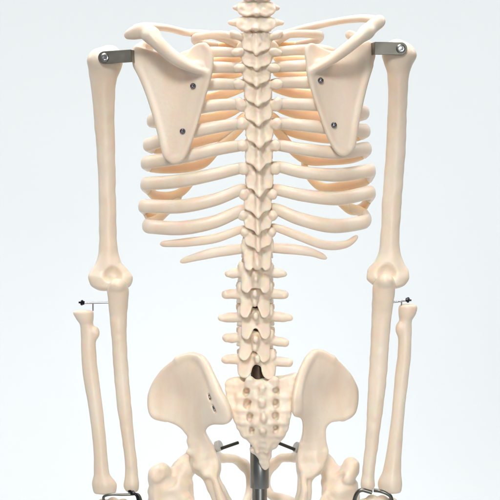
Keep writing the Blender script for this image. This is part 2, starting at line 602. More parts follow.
lo, hi = box_of(ats([(222, 368, -6), (301, 474, 66)]), 3)
bone("sacrum", sacrum, lo, hi, 0.7, BONE, root, 3)


# ---- hip bones ----------------------------------------------------
def hip(outline, depth_pts, thick_pts, crest, rim, extra, name="hip_bone"):
    P = catmull(ats(outline)[:, [0, 2]], 4, True)
    hf = tps([at(*q)[[0, 2]] for q in depth_pts], [q[2] for q in depth_pts], 0.02)
    tf = tps([at(q[0], q[1], 50)[[0, 2]] for q in thick_pts], [q[2] for q in thick_pts], 0.05)

    def fn(G):
        d = plate(G, P, hf, lambda x, z: np.clip(tf(x, z), 2.6, 22), 4.0, 1.25)
        d = smin(d, chain(G, ats([(a, b, float(hf(*at(a, b, 40)[[0, 2]])) - dy) for a, b, r, dy in crest]), [q[2] for q in crest], 4), 5)
        d = smin(d, chain(G, ats([(a, b, float(hf(*at(a, b, 60)[[0, 2]]))) for a, b, r in rim]), [q[2] for q in rim], 4), 4)
        zz = np.clip((-178 - G[2]) / 25, 0, 1)
        return extra(G, d, hf, tf) + rough(G, .12, 14, 3) + rough(G, .2, 11, 6) * zz
    lo, hi = box_of(ats([(min(q[0] for q in outline), 346, -6), (max(q[0] for q in outline), 546, 134)]), 4)
    lo[0] -= 45; hi[0] += 45
    return lo, hi, fn


L_out = [(192.8, 354.4, 45), (178.4, 359, 55), (163, 371, 75), (152.5, 387, 90), (149, 403, 95), (153.5, 416.5, 92), (165.6, 421, 82), (178, 426, 68),
         (187, 435.5, 60), (186.5, 441, 60), (189.6, 448, 62), (195.5, 460, 62), (202, 473, 60), (209, 476.5, 58), (217, 474, 60), (219.5, 463, 62),
         (216, 451, 60), (210, 440, 52), (205.8, 431, 42), (212, 424.5, 28), (225, 424, 14), (231, 418, 10), (228, 408, 8), (220, 392, 11), (212, 374.5, 18), (204, 359.5, 28)]
R_out = [(317, 351, 45), (333, 357.6, 56), (348, 373, 76), (356, 388, 90), (356.8, 401, 94), (352.5, 413.5, 92), (343.5, 420, 82), (331.6, 422.5, 66), (326.3, 428, 60),
         (326, 439, 60), (328, 450, 63), (324.5, 462, 62), (315.6, 474, 60), (308.5, 476.5, 58), (300, 472, 60), (297, 460, 62), (298.5, 447, 58), (302, 436, 46),
         (302.5, 425, 36), (300.5, 418, 26), (294, 415.5, 13), (293, 404, 9), (297, 383, 14), (305, 363, 26), (310, 355, 34)]


L_SLOTS = []


def L_extra(G, d, hf, tf):
    d = smin(d, ball(G, at(201, 458, 66), (12, 20, 19)), 6)
    isch = chain(G, ats([(211, 466, 62), (212, 480, 52), (219, 494, 44), (225, 510, 42), (228, 524, 46)]), [10, 8.4, 9.0, 10, 9], 4)
    d = smin(d, isch, 5)
    d = smin(d, chain(G, ats([(214, 477, 42), (219, 492, 33), (224, 506, 32)]), [2.5, 4, 5], 3), 4)
    ram = chain(G, ats([(210, 455, 74), (221, 458, 92), (234, 459, 108), (243.5, 465, 116)]), [9, 5.4, 4.8, 5.4], 5)
    d = smin(d, ram, 5)
    pub = chain(G, ats([(243.5, 464, 116), (249.3, 474, 118), (250.2, 488, 116), (247, 500, 106), (238, 514, 80), (230, 522, 52)]), [5.2, 4.6, 4.4, 4.4, 5, 7], 5)
    d = smin(d, pub, 4)
    for c, r in ((at(189, 452, 50), 3.2), (at(196, 466, 47), 3.2)):
        d = smin(d, ball(G, c, r), 3)
    for a, b in (((208.8, 394.5), (210.4, 399.5)), ((212.8, 405.5), (215.2, 411))):
        pts = []
        for q in (a, b):
            X, Z = at(q[0], q[1], 15)[[0, 2]]
            pts.append(np.array((X, float(hf(X, Z)) - 1.25 * float(np.clip(tf(X, Z), 2.6, 22)) + .3, Z)))
        L_SLOTS.append(pts)
        d = smax(d, -cap(G, pts[0], pts[1], 1.4, 1.5, .5), 0.4)
    return d


def R_extra(G, d, hf, tf):
    d = smin(d, ball(G, at(313, 458, 66), (13, 20, 19)), 6)
    isch = chain(G, ats([(306, 466, 62), (305, 480, 52), (304, 494, 45), (300, 510, 42), (295, 524, 46)]), [10, 7.6, 8.0, 9, 9], 4)
    d = smin(d, isch, 5)
    d = smin(d, chain(G, ats([(303, 477, 42), (304, 492, 33), (301, 506, 32)]), [2.5, 4, 5], 3), 4)
    ram = chain(G, ats([(304, 454, 74), (294, 457.5, 92), (282, 458, 108), (273.5, 464, 116)]), [9, 5.4, 4.8, 5.4], 5)
    d = smin(d, ram, 5)
    pub = chain(G, ats([(273.5, 464, 116), (267.5, 474, 118), (266.5, 486, 116), (272.5, 496, 106), (284, 499, 84), (295, 506, 55)]), [5.2, 4.6, 4.4, 4.8, 5.5, 7], 5)
    d = smin(d, pub, 4)
    for c, r in ((at(325, 452, 50), 3.4), (at(320, 466, 47), 3.2)):
        d = smin(d, ball(G, c, r), 3)
    return d


thick_L = [(160, 400, 3.2), (175, 375, 3.0), (190, 400, 3.4), (200, 420, 7), (200, 440, 10), (203, 460, 14), (222, 410, 6.5), (208, 380, 4.5), (155, 412, 4)]
thick_R = [(507 - a, b, c) for a, b, c in thick_L]
crest_L = [(178, 359, 3.0, 0), (192, 355.5, 3.6, 0), (203, 361, 4.0, 0), (210.5, 376, 4.4, 2), (218, 393, 5.4, 3), (225.5, 408, 5.6, 3), (227, 416, 5, 1)]
crest_R = [(332, 358.5, 3.0, 0), (317, 352.5, 3.6, 0), (307.5, 361, 4.0, 0), (300.5, 379, 4.4, 2), (297.5, 396, 4.6, 3), (296.5, 408, 4.6, 2)]
rim_L = [(178, 360, 3.0), (163.5, 372, 3.0), (153.5, 387.5, 3.2), (150.5, 402, 3.4), (154, 414, 4.2), (165, 418.5, 3.2)]
rim_R = [(332, 359, 3.0), (347, 374, 3.0), (354.5, 388, 3.2), (355, 400, 3.4), (351.5, 412, 4.2), (343, 418, 3.2)]
lo, hi, fn = hip(L_out, L_out + [(178, 395, 72), (193, 395, 46), (206, 398, 20), (212, 412, 19), (200, 450, 58)], thick_L, crest_L, rim_L, L_extra)
hip_l = bone("hip_bone", fn, lo, hi, 0.95, BONE, root)
lo, hi, fn = hip(R_out, R_out + [(330, 395, 72), (315, 395, 46), (302, 396, 18), (302, 408, 18), (312, 450, 58)], thick_R, crest_R, rim_R, R_extra)
hip_r = bone("hip_bone", fn, lo, hi, 0.95, BONE, root)

for p0, p1 in L_SLOTS[-2:]:
    off = np.array((0, 0.6, 0))
    v, f = lathe(p0 + off, p1 - p0, [(0, .3), (.3, .6), (.8, .75), (np.linalg.norm(p1 - p0) - .8, .75), (np.linalg.norm(p1 - p0) - .3, .6), (np.linalg.norm(p1 - p0), .3)], 14)
    link_mesh("slot_insert", v, f, SCREW, hip_l)  # thin metal inserts seated in the two slots

for hb, k0, k1, r0, r1 in ((hip_l, (217.2, 446, 70), (219.8, 445.5, 64), (222, 448.2, 62), (238.5, 442.5, 54)),
                           (hip_r, (298.5, 447.5, 70), (296.0, 447, 64), (294, 449.2, 62), (278.5, 443, 54))):
    a, b = at(*r0), at(*r1)
    v, f = lathe(a, b - a, [(-12, 1.7), (0, 1.7), (np.linalg.norm(b - a) - .4, 1.7), (np.linalg.norm(b - a), 1.2)], 20)
    sharp(link_mesh("bolt", v, f, BOLT, hb))
    ax = (b - a) / np.linalg.norm(b - a)
    c = at(*k1)
    v, f = lathe(c - ax * 1, ax, [(-3, 5.0), (-2.6, 5.6), (1.6, 5.6), (2.2, 5.0), (2.2, 2)], 28)
    sharp(link_mesh("washer", v, f, GREYP, hb))


# ---- thigh bones ----------------------------------------------------
def femur(rows, head, neck, troch, notch):
    def fn(G):
        d = shaft(G, rows, 6)
        d = smin(d, ball(G, head[0], head[1]), 2)
        d = smin(d, chain(G, neck[0], neck[1], 4), 7)
        for p, r in troch:
            d = smin(d, ball(G, p, r), 6)
        d = smax(d, -chain(G, notch[0], notch[1], 3), 3.5)
        return d + rough(G, .5, 12, 8) * np.clip((G[2] + 330) / 40, 0.1, 1)
    return fn


frows = [(152, 186, 476, 74, 15), (148.5, 194, 484, 74, 17), (148, 194, 500, 73, 18), (152, 194, 520, 72, 17), (160, 192, 545, 72, 14), (166, 192, 580, 72, 12), (170, 194, 680, 76, 12),
         (166, 204, 740, 82, 18), (160, 212, 768, 86, 24), (164, 210, 790, 86, 22)]
fn = femur(frows, (at(203, 457, 72), 15.5), (ats([(201, 458, 72), (188, 464, 72), (178, 478, 72), (170, 490, 72)]), [9.5, 10.5, 13, 14]),
           [(at(158, 475, 66), (10.5, 14, 11)), (at(164, 469, 60), (5.5, 9, 6)), (at(172, 490, 60), (10, 6, 5)), (at(188, 505, 58), (7, 9, 9))],
           (ats([(166.5, 473, 40), (169, 478, 50), (172, 482, 56)]), [2.6, 4.5, 4.5]))
lo, hi = box_of(ats([(142, 440, 40), (224, 800, 112)]), 3)
bone("thigh_bone", fn, lo, hi, 1.0, BONE, root)
frows_r = [(507 - r, 507 - l, a, b, c) for l, r, a, b, c in frows]
frows_r = [(326, 350, 474, 74, 13), (321, 358, 484, 74, 16), (321.5, 360, 500, 73, 17)] + frows_r[3:]
fn = femur(frows_r, (at(311, 457, 72), 15.5), (ats([(313, 458, 72), (325, 464, 72), (334, 476, 72), (341, 488, 72)]), [9.5, 10, 11, 13]),
           [(at(351, 468, 66), (9, 12, 11)), (at(346, 477, 60), (7, 9, 7)), (at(338, 490, 60), (10, 6, 5)), (at(325, 505, 58), (7, 9, 9))],
           (ats([(343, 470, 40), (341.5, 474, 50), (340, 478, 56)]), [2.4, 4.0, 4.0]))
lo, hi = box_of(ats([(283, 440, 40), (368, 800, 112)]), 3)
bone("thigh_bone", fn, lo, hi, 1.0, BONE, root)

# ---- ribs -----------------------------------------------------------
# each rib: back points (px, py, Y) from the spine outwards, then the front half, in order; half heights
RIBS_L = {
    1: [(244, 38, 34), (234, 36, 22), (220, 34.5, 24), (203, 36, 40), (194, 39, 70), (200, 43, 105), (218, 46, 133)],
    2: [(244, 53, 36), (233, 52.5, 19), (214, 52, 16), (194, 54, 26), (178, 60, 58), (177, 63, 95), (194, 63, 130)],
    3: [(245, 68, 38), (235, 68, 18), (214, 67.5, 11), (190, 70, 22), (168, 76, 58), (165, 79, 98), (182, 82, 138)],
    4: [(245, 84, 38), (235, 84.5, 17), (212, 84.5, 9), (186, 88, 18), (160, 97, 58), (156, 99, 98), (172, 102, 136)],
    5: [(246, 104, 38), (237, 104.5, 15), (214, 105.5, 7), (184, 111, 15), (156, 119, 56), (151.5, 121, 92), (164, 124, 132)],
    6: [(246, 123, 38), (238, 124, 14), (214, 127.5, 5), (182, 134.5, 14), (152, 143.5, 54), (147, 145, 88), (153, 148.5, 118)],
    7: [(246, 145, 37), (238, 146, 13), (214, 150, 5), (180, 157.5, 14), (150, 162, 52), (144.5, 163, 84), (149, 166.5, 110)],
    8: [(246, 168, 36), (239, 168.5, 12), (214, 174.5, 5), (180, 181, 14), (150, 183.5, 50), (144, 184.5, 82), (148, 189, 106)],
    9: [(246, 191, 36), (240, 190, 12), (214, 200, 6), (180, 206.5, 14), (148, 206, 48), (142, 206, 74), (145, 209.5, 96)],
    10: [(247, 211, 36), (240, 211, 13), (214, 222, 7), (182, 228, 14), (153, 227, 44), (146, 225.5, 68), (148, 223.5, 86)],
    11: [(247, 230, 36), (240, 230, 15), (215, 238.5, 11), (190, 242, 18), (172, 243.5, 30), (160, 244, 44)],
    12: [(248, 249, 36), (240, 249, 18), (218, 252, 13), (198, 256.5, 14), (186, 260, 17), (180, 262, 20)],
}
RIBS_R = {
    1: [(269, 38, 34), (280, 36, 22), (294, 34, 24), (311, 34, 40), (321, 36, 70), (315, 41, 105), (296, 45, 133)],
    2: [(270, 53, 36), (281, 51.5, 19), (300, 50, 16), (320, 50, 26), (337, 55, 58), (338, 58, 95), (321, 61, 130)],
    3: [(270, 68, 38), (280, 67, 18), (300, 66, 11), (324, 66, 22), (347, 71, 58), (350, 74, 98), (333, 78, 138)],
    4: [(271, 84, 38), (282, 83, 17), (304, 82.5, 9), (330, 83, 18), (355, 90, 58), (360, 92, 98), (344, 97, 136)],
    5: [(271, 104, 38), (282, 104, 15), (304, 104.5, 7), (334, 106, 15), (360, 111, 56), (365, 113, 92), (353, 118, 132)],
    6: [(271, 123, 38), (282, 123.5, 14), (304, 125.5, 5), (336, 128.5, 14), (362, 130.5, 52), (366.5, 131, 86), (361, 135, 116)],
    7: [(271, 145, 37), (280, 145.5, 13), (304, 149.5, 5), (337, 152.5, 14), (363, 149, 52), (368, 149, 84), (364, 153.5, 110)],
    8: [(271, 167, 36), (280, 167, 12), (304, 172.5, 5), (338, 175, 14), (367, 171, 50), (372, 171, 82), (369, 178, 108)],
    9: [(270, 190, 36), (278, 190, 12), (304, 195.5, 6), (338, 198.5, 14), (367, 193, 48), (372, 193, 74), (369, 198, 98)],
    10: [(269, 209, 36), (277, 209.5, 13), (300, 219, 7), (332, 226, 14), (360, 223, 42), (367.5, 219.5, 66), (366, 215, 86)],
    11: [(269, 228, 36), (277, 228, 15), (300, 236.5, 11), (324, 245, 18), (345, 244.5, 32), (358, 236, 46)],
    12: [(268, 248, 36), (275, 248, 18), (294, 249.5, 13), (310, 252, 14), (320, 255.5, 17), (327, 258.5, 20)],
}
FRONT_CART_L = {1: [(218, 46, 133), (238, 47, 146)], 2: [(194, 63, 130), (218, 61, 150), (243, 58, 157)], 3: [(182, 82, 138), (212, 78, 158), (244, 72, 163)],
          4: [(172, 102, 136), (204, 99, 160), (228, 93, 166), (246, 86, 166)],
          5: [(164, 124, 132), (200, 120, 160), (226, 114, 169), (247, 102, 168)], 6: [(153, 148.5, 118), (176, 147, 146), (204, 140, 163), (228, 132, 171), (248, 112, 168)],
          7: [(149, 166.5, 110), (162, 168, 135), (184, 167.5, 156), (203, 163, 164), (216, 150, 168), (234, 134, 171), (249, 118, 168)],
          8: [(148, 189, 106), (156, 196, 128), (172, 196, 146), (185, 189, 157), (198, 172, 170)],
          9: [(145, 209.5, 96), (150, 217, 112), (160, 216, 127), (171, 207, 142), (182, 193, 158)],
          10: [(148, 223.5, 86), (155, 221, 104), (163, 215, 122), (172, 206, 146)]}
FRONT_CART_R = {1: [(296, 45, 133), (276, 46, 146)], 2: [(321, 61, 130), (297, 60, 150), (273, 58, 157)], 3: [(333, 78, 138), (303, 76, 158), (272, 72, 163)],
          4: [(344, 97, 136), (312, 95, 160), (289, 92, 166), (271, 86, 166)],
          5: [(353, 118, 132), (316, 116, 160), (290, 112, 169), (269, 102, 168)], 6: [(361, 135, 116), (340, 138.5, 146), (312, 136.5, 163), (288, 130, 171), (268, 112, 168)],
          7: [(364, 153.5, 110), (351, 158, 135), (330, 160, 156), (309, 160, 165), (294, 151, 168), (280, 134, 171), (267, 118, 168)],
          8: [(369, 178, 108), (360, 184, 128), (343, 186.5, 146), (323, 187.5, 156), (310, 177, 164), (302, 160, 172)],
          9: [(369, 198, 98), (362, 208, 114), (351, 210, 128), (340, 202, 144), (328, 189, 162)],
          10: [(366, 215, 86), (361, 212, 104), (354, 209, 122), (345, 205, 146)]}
HALF = {1: 4.5, 2: 6.0, 3: 6.7, 4: 7.0, 5: 7.0, 6: 7.0, 7: 7.0, 8: 7.0, 9: 7.0, 10: 7.2, 11: 4.6, 12: 5.2}
for side, RB, CT in ((-1, RIBS_L, FRONT_CART_L), (1, RIBS_R, FRONT_CART_R)):
    for k in range(1, 13):
        pts = catmull(ats(RB[k]), 14)
        dist = np.concatenate(([0], np.cumsum(np.linalg.norm(np.diff(pts, axis=0), axis=1)))); L = dist[-1]; dist /= L
        h0 = HALF[k]
        if k < 11:
            ht = np.interp(dist, [0, .05, .12, .28, .45, .8, 1], [.66, .74, .84, .92, 1.0, 1.0, .84]) * h0
            th = np.interp(dist, [0, .05, .12, .3, .5, 1], [.66, .66, .66, .70, .76, .5]) * h0
            e1 = 0.01
        elif k == 11:
            ht = np.interp(dist, [0, .15, .4, .7, .93, 1], [.8, .9, 1.0, 1.0, .72, .5]) * h0
            th = ht * .7; e1 = 0.05
        else:
            ht = np.interp(dist, [0, .15, .4, .7, .93, 1], [.8, .95, 1.05, .9, .6, .35]) * h0
            th = ht * .7; e1 = 0.04
        e = round_ends(len(pts), 0.02, e1, dist)
        tilt = side * np.interp(dist, [0, .2, .5, 1], [0.25, 0.2, 0.0, -0.15])
        v, f = sweep(pts, ht * e, th * e, (0, 0, 1), 24, tilt)
        link_mesh("rib", v, f, BONE, root)
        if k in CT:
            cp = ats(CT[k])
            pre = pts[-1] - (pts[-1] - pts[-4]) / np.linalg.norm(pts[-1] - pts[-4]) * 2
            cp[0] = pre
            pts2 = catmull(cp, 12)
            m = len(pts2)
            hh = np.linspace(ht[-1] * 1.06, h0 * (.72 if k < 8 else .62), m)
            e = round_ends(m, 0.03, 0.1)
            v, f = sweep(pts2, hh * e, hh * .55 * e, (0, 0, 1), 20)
            link_mesh("rib_front_cartilage", v, f, CART_GLOW, root)  # also covers the front rib ends, to carry the painted orange glow

# breastbone
BP = catmull(np.array([at(*q, 160)[[0, 2]] for q in ((244, 42), (256, 46), (270, 42), (279, 50), (272, 62), (269, 74), (272, 90), (271, 108), (266, 120), (261, 128), (258, 146), (255, 128),
                                                     (249, 120), (245, 108), (244, 90), (246, 74), (243, 62), (236, 50))]), 4, True)
lo, hi = box_of(ats([(230, 36, 130), (284, 152, 180)]), 2)
bone("breastbone", lambda G: plate(G, BP, lambda x, z: 150 + (160 - z) * .20 - ((160 - z) / 75.) ** 2 * 6 + 0 * x, 4.0, 3.0), lo, hi, 1.1, BONE, root)

# collar bones
for side, P0 in ((-1, [(134, 29, 2), (146, 26.5, 12), (166, 28, 34), (186, 32.5, 62), (206, 34, 95), (224, 38, 125), (240, 43, 144)]),
                 (1, [(376, 20, 2), (364, 18.5, 14), (346, 20, 36), (326, 23.5, 62), (304, 28.5, 95), (288, 34, 125), (274, 41, 144)])):
    pts = catmull(ats(P0), 10)
    m = len(pts); t = np.linspace(0, 1, m)
    ra = np.interp(t, [0, .15, .4, .75, 1], [4.4, 4.2, 3.6, 4.2, 6.5]); rb = np.interp(t, [0, .2, .5, 1], [6.5, 5.5, 4.2, 6.5])
    e = round_ends(m, .04, .04)
    v, f = sweep(pts, ra * e, rb * e, (0, 0, 1), 22)
    link_mesh("collar_bone", v, f, BONE, root)


# ---- shoulder blades -------------------------------------------------
def scapula(outline, depth_pts, thick_pts, ridge, ridge_r, acro, corac, glen, med, lat):
    P = catmull(ats(outline)[:, [0, 2]], 4, True)
    hf = tps([at(*q)[[0, 2]] for q in depth_pts], [q[2] for q in depth_pts], 0.02)
    tf = tps([at(q[0], q[1], 0)[[0, 2]] for q in thick_pts], [q[2] for q in thick_pts], 0.05)

    def fn(G):
        d = plate(G, P, hf, lambda x, z: np.clip(tf(x, z), 1.6, 8), 2.2, 1.1)
        for edge in (med, lat):
            d = smin(d, chain(G, ats([(a, b, float(hf(*at(a, b, 0)[[0, 2]]))) for a, b, r in edge]), [q[2] for q in edge], 4), 3.5)
        # ridge: crest that stands off the blade, with a web below it
        R = ats(ridge)
        n = len(R)
        web = R.copy()
        rr = np.asarray(ridge_r, float)
        d = smin(d, chain(G, web + np.array((0, 5.0, -1.0)), rr * .62, 4, 0.42), 6.0)
        d = smin(d, chain(G, R + np.array((0, 0.5, 0)), rr * .86, 4), 4.0)
        k0 = np.linspace(1, .25, n)[:, None]
        d = smin(d, chain(G, R + np.array((0, 6.5, 5.5)) * k0, rr * (1 - .25 * k0[:, 0]), 4), 5.0)
        d = smin(d, chain(G, ats(acro[0]), acro[1], 4, 1.35), 5)
        d = smin(d, chain(G, ats(corac[0]), corac[1], 4), 4)
        d = smin(d, ball(G, at(*glen[0]), glen[1]), 4)
        return d
    lo, hi = box_of(ats([(min(min(q[0] for q in outline), min(q[0] for q in acro[0])) - 6, 14, -26), (max(max(q[0] for q in outline), max(q[0] for q in acro[0])) + 6, 168, 62)]), 3)
    return lo, hi, fn


LS_out = [(206, 44, -2), (211, 52, -3), (212.3, 64, -4), (209.5, 80, -5), (204.5, 97, -4), (195.4, 129, -3), (185, 156, 0), (178, 163, 2), (170.5, 162.5, 3), (163.5, 155, 5), (156.5, 126, 10),
          (148.5, 99, 15), (141.5, 80, 19), (134.5, 66, 23), (132.8, 56, 25), (136, 47, 25), (147, 49, 20), (160, 52, 14), (175, 55, 8), (186, 54, 4), (192, 47, 1), (199, 43, -1)]
RS_out = [(307, 46, -2), (305, 51, -3), (307, 62, -4), (309, 78, -5), (313.5, 95, -4), (320, 114, -3), (328, 136, -1), (335.5, 150, 1), (342, 155.5, 2), (349, 154, 4), (354.5, 147, 5), (357, 130, 8),
          (361.5, 106, 13), (366.5, 84, 18), (371.5, 66, 23), (374.5, 52, 25), (370, 42, 25), (358, 45, 20), (346, 49, 14), (332, 51, 8), (320, 47, 3), (313, 43, -1)]
mid_L = [(185, 100, 3), (175, 130, 4), (165, 75, 12), (190, 75, 1)]
mid_R = [(332, 95, 3), (342, 128, 4), (352, 72, 12), (326, 72, 1)]
thL = [(206, 60, 2.2), (190, 90, 1.9), (175, 120, 1.9), (172, 155, 3.2), (150, 95, 3.0), (136, 56, 5.5), (150, 60, 3.6), (185, 60, 2.0)]
thR = [(515 - a, b - 4, c) for a, b, c in thL]
lo, hi, fn = scapula(LS_out, LS_out + mid_L, thL,
                     [(206, 73, -4), (196, 69.5, -10), (184, 64.5, -15), (172, 57, -19), (160, 46, -20), (151, 36, -16)], [2.4, 3.6, 5.0, 5.8, 6.2, 7.2],
                     ([(152, 35, -14), (144, 31, -9), (134, 33, -3), (128.5, 35, 2)], [7.6, 8.2, 6.8, 4.6]),
                     ([(140, 50, 26), (143, 45, 30), (150, 47, 42), (148, 50, 50)], [4.5, 4.0, 4.0, 4.2]),
                     ((138, 57, 26), (6, 9, 11)),
                     [(205, 45.5, 2.4), (209.5, 52, 2.6), (210.5, 64, 2.8), (208, 79, 2.6), (203, 97, 2.2), (194, 128, 2.2), (184, 154, 3), (174, 160, 3.2)],
                     [(166, 154, 3), (159, 126, 3.0), (151, 99, 3.2), (144, 80, 3.6), (138, 66, 4.2)])
sc_l = bone("shoulder_blade", fn, lo, hi, 0.8, BONE, root, 3)
lo, hi, fn = scapula(RS_out, RS_out + mid_R, thR,
                     [(311, 72, -4), (321, 66.5, -10), (333, 59.5, -15), (346, 50, -19), (358, 40, -20), (367, 32, -16)], [2.4, 3.4, 4.2, 4.8, 5.2, 6.0],
                     ([(366, 33, -15), (373, 26, -9), (379, 21.5, -4), (378, 20, 3)], [6.0, 7.0, 6.6, 4.6]),
                     ([(366, 46, 26), (362, 40, 30), (353, 36, 40), (350, 35, 50)], [4.5, 4.2, 4.8, 5.0]),
                     ((369, 54, 26), (6, 9, 11)),
                     [(309, 47, 2.4), (307.5, 52, 2.6), (308.7, 62, 2.8), (310.5, 78, 2.6), (315, 95, 2.2), (321.5, 114, 2.2), (329.5, 136, 2.4), (337, 149, 3), (344, 152.5, 3.2)],
                     [(352, 146, 3), (354.5, 130, 3.0), (359, 106, 3.2), (364, 84, 3.6), (369, 66, 4.2)])
sc_r = bone("shoulder_blade", fn, lo, hi, 0.8, BONE, root, 3)


def screw(c, parent, r=3.0):
    """pan head screw with a cross recess, facing the viewer"""
    def fn(G):
        x, y, z = G[0] - c[0], G[1] - c[1], G[2] - c[2]
        d = smax(np.sqrt(x * x + z * z + (y - 0.2) ** 2 * 1.5) - r, y - 1.4, .3)
        a = .8
        cr = np.minimum(np.maximum(np.abs(x * .8 + z * .6) - .5, np.abs(-x * .6 + z * .8) - 1.7), np.maximum(np.abs(-x * .6 + z * .8) - .5, np.abs(x * .8 + z * .6) - 1.7))
        return smax(d, -np.maximum(cr, y + 1.0), .15)
    v, q = surface(fn, c - 4, c + 4, 0.22, 1)
    return link_mesh("screw", v, q, SCREW, parent)


for par, c in ((sc_l, (193, 86, -3.0)), (sc_l, (182.6, 131.3, -1.6)), (sc_r, (320.7, 80.4, -4.5)), (sc_r, (334, 125, -2.2))):
    screw(at(*c), par)


# ---- arms --------------------------------------------------------------
hum_L = [(93, 118, 54, 26, 12), (88, 121, 62, 26, 14), (88.6, 120, 70, 27, 13), (90, 116.5, 80, 28, 11.5), (93, 114.6, 108, 29, 10), (96.5, 115, 150, 30, 9.5), (98.5, 115.8, 190, 31, 9.2),
         (99.2, 116.5, 235, 31, 9), (98.5, 118, 250, 31, 9), (96, 121, 262, 30, 9.2), (90.5, 129, 271, 29, 9.5), (88, 133, 278, 28, 10.5), (90, 131, 285, 28, 10.5), (97, 124, 291, 28, 9)]
hum_R = [(386, 411, 49, 26, 12), (382.5, 415.5, 56, 26, 14), (384.5, 412.5, 64, 27, 13), (387.5, 409, 75, 28, 11.5), (387.8, 407, 108, 29, 10), (386, 405.5, 150, 30, 9.5), (383, 402.5, 190, 31, 9.2),
         (380.5, 399.5, 235, 31, 9), (379, 400, 250, 31, 9), (374.5, 403.5, 261, 30, 9.2), (367, 408.5, 271, 29, 9.5), (366, 409.8, 278, 28, 10.5), (371, 406, 284, 28, 10.5), (380, 399, 289, 28, 9)]


def humerus(rows, head, tub, fossa):
    def fn(G):
        d = shaft(G, rows, 5)
        d = smin(d, ball(G, *head), 6)
        d = smin(d, ball(G, *tub), 6)
        c = fossa[0]
        d = smax(d, -smin(ball(G, *fossa), ball(G, fossa[0] + np.array((0, -2, 5.0)), (6, 9, 6)), 4), 2.2)
        return d + rough(G, .22, 16, 2)
    return fn


def arm(rows, head, tub, fossa, lohi):
    lo, hi = box_of(ats(lohi), 3)
    return bone("upper_arm_bone", humerus(rows, head, tub, fossa), lo, hi, 0.85, BONE, root)


hu_l = arm(hum_L, (at(109, 59, 30), (13.5, 14, 14)), (at(97.5, 59.5, 24), (9.5, 11, 10.5)), (at(113, 274.5, 14), (11, 12, 8.5)), [(80, 40, 6), (140, 296, 50)])
hu_r = arm(hum_R, (at(397, 53, 30), (14, 14, 14)), (at(406, 54, 24), (9.2, 11, 9.5)), (at(387, 272.5, 14), (11, 12, 8.5)), [(360, 34, 6), (422, 296, 50)])

uln_L = [(113, 122.5, 279.5, 15, 7), (109.8, 126.6, 283.5, 16, 9), (107, 129, 290, 17, 10.5), (107.8, 128.3, 301, 19, 10), (109.5, 127, 318, 22, 9), (112, 127, 344, 22, 8), (113.5, 128.5, 370, 22, 7.5), (117, 131.5, 406, 22, 7.2),
         (122.5, 134.8, 443, 22, 6.2), (125, 138, 474, 22, 6.4), (123.5, 139.3, 485, 22, 7.6), (126, 138, 492, 22, 7)]
uln_R = [(380, 391, 275, 15, 7), (376, 394, 279.5, 16, 9), (372.8, 395.6, 286.5, 17, 10.5), (372.2, 394.3, 298, 19, 10), (371.5, 391.5, 318, 22, 9), (370.5, 389, 344, 22, 8), (369, 387.3, 370, 22, 7.5), (367, 383, 409, 22, 7.2),
         (364.8, 377.8, 448, 22, 6.2), (362, 374.4, 474, 22, 6.4), (360.3, 375, 485, 22, 7.6), (362.5, 373, 491, 22, 7)]
rad_L = [(74.5, 92.5, 310, 26, 9), (73.2, 94, 313, 26, 9.5), (75.5, 94, 318, 26, 9), (80, 93.5, 325, 26, 7), (80.5, 96.5, 332, 26, 7), (81, 96, 342, 26, 7.2), (81.5, 96.5, 358, 26, 7), (83, 98.5, 375, 26, 7), (88.6, 103, 409, 26, 7),
         (93.5, 107, 450, 26, 7), (94, 109.5, 473, 26, 8), (92, 117, 485, 26, 10), (94, 116, 494, 26, 9.5)]
rad_R = [(400, 416, 304, 26, 9), (398.3, 417.3, 308, 26, 9.5), (398.3, 416, 314, 26, 9), (399, 412, 321, 26, 7), (397, 411.8, 329, 26, 7), (398, 411.5, 340, 26, 7.2), (397.5, 411, 354, 26, 7), (395.5, 409.5, 370, 26, 7), (392, 405, 409, 26, 7),
         (387, 402, 448, 26, 7), (383, 401, 470, 26, 8), (377.8, 402.3, 484, 26, 10), (381, 401, 493, 26, 9.5)]
for rows, name, bump in ((uln_L, "ulna_bone", None), (uln_R, "ulna_bone", None), (rad_L, "radius_bone", (95.5, 333, 24)), (rad_R, "radius_bone", (399.5, 329, 24))):
    lo, hi = box_of(ats([(min(r[0] for r in rows) - 3, rows[0][2] - 5, 2), (max(r[1] for r in rows) + 3, rows[-1][2] + 5, 40)]), 3)

    def fn(G, rows=rows, bump=bump, name=name):
        d = shaft(G, rows, 3)
        if bump:
            d = smin(d, ball(G, at(*bump), (4.2, 5, 6.5)), 3)
        elif True:
            x0 = (rows[0][0] + rows[0][1]) / 2
            d = smin(d, ball(G, at(x0, rows[0][2] + 6, 9), (7, 6.5, 6)), 4)
            d = d + rough(G, .14, 13, 4)
        return d + rough(G, .12, 18, 9)
    ob = bone(name, fn, lo, hi, 0.8, BONE, root)
    if name == "ulna_bone" and rows is uln_L:
        ul_l = ob
    elif name == "ulna_bone":
        ul_r = ob

# wrist bones just under the forearms (the hands hang below the frame)
wr = {}
for side, cs in ((-1, [(103, 505, 24), (113, 503.5, 24), (123, 505, 22), (133, 507, 22), (107, 516, 23), (119, 516, 22), (130, 518, 22)]),
                 (1, [(392, 504, 24), (382, 501.5, 24), (372, 501, 22), (364, 505, 22), (387, 515, 23), (377, 514, 22), (367, 517, 22)])):
    cc = [at(*c) for c in cs]

    def fn(G, cc=cc):
        d = None
        for c in cc:
            e = ball(G, c, (6.8, 6.5, 6.6))
            d = e if d is None else smin(d, e, 2.0)
        return d
    lo, hi = box_of(cc, 10)
    wr[side] = bone("wrist_bones", fn, lo, hi, 0.9, BONE, root)


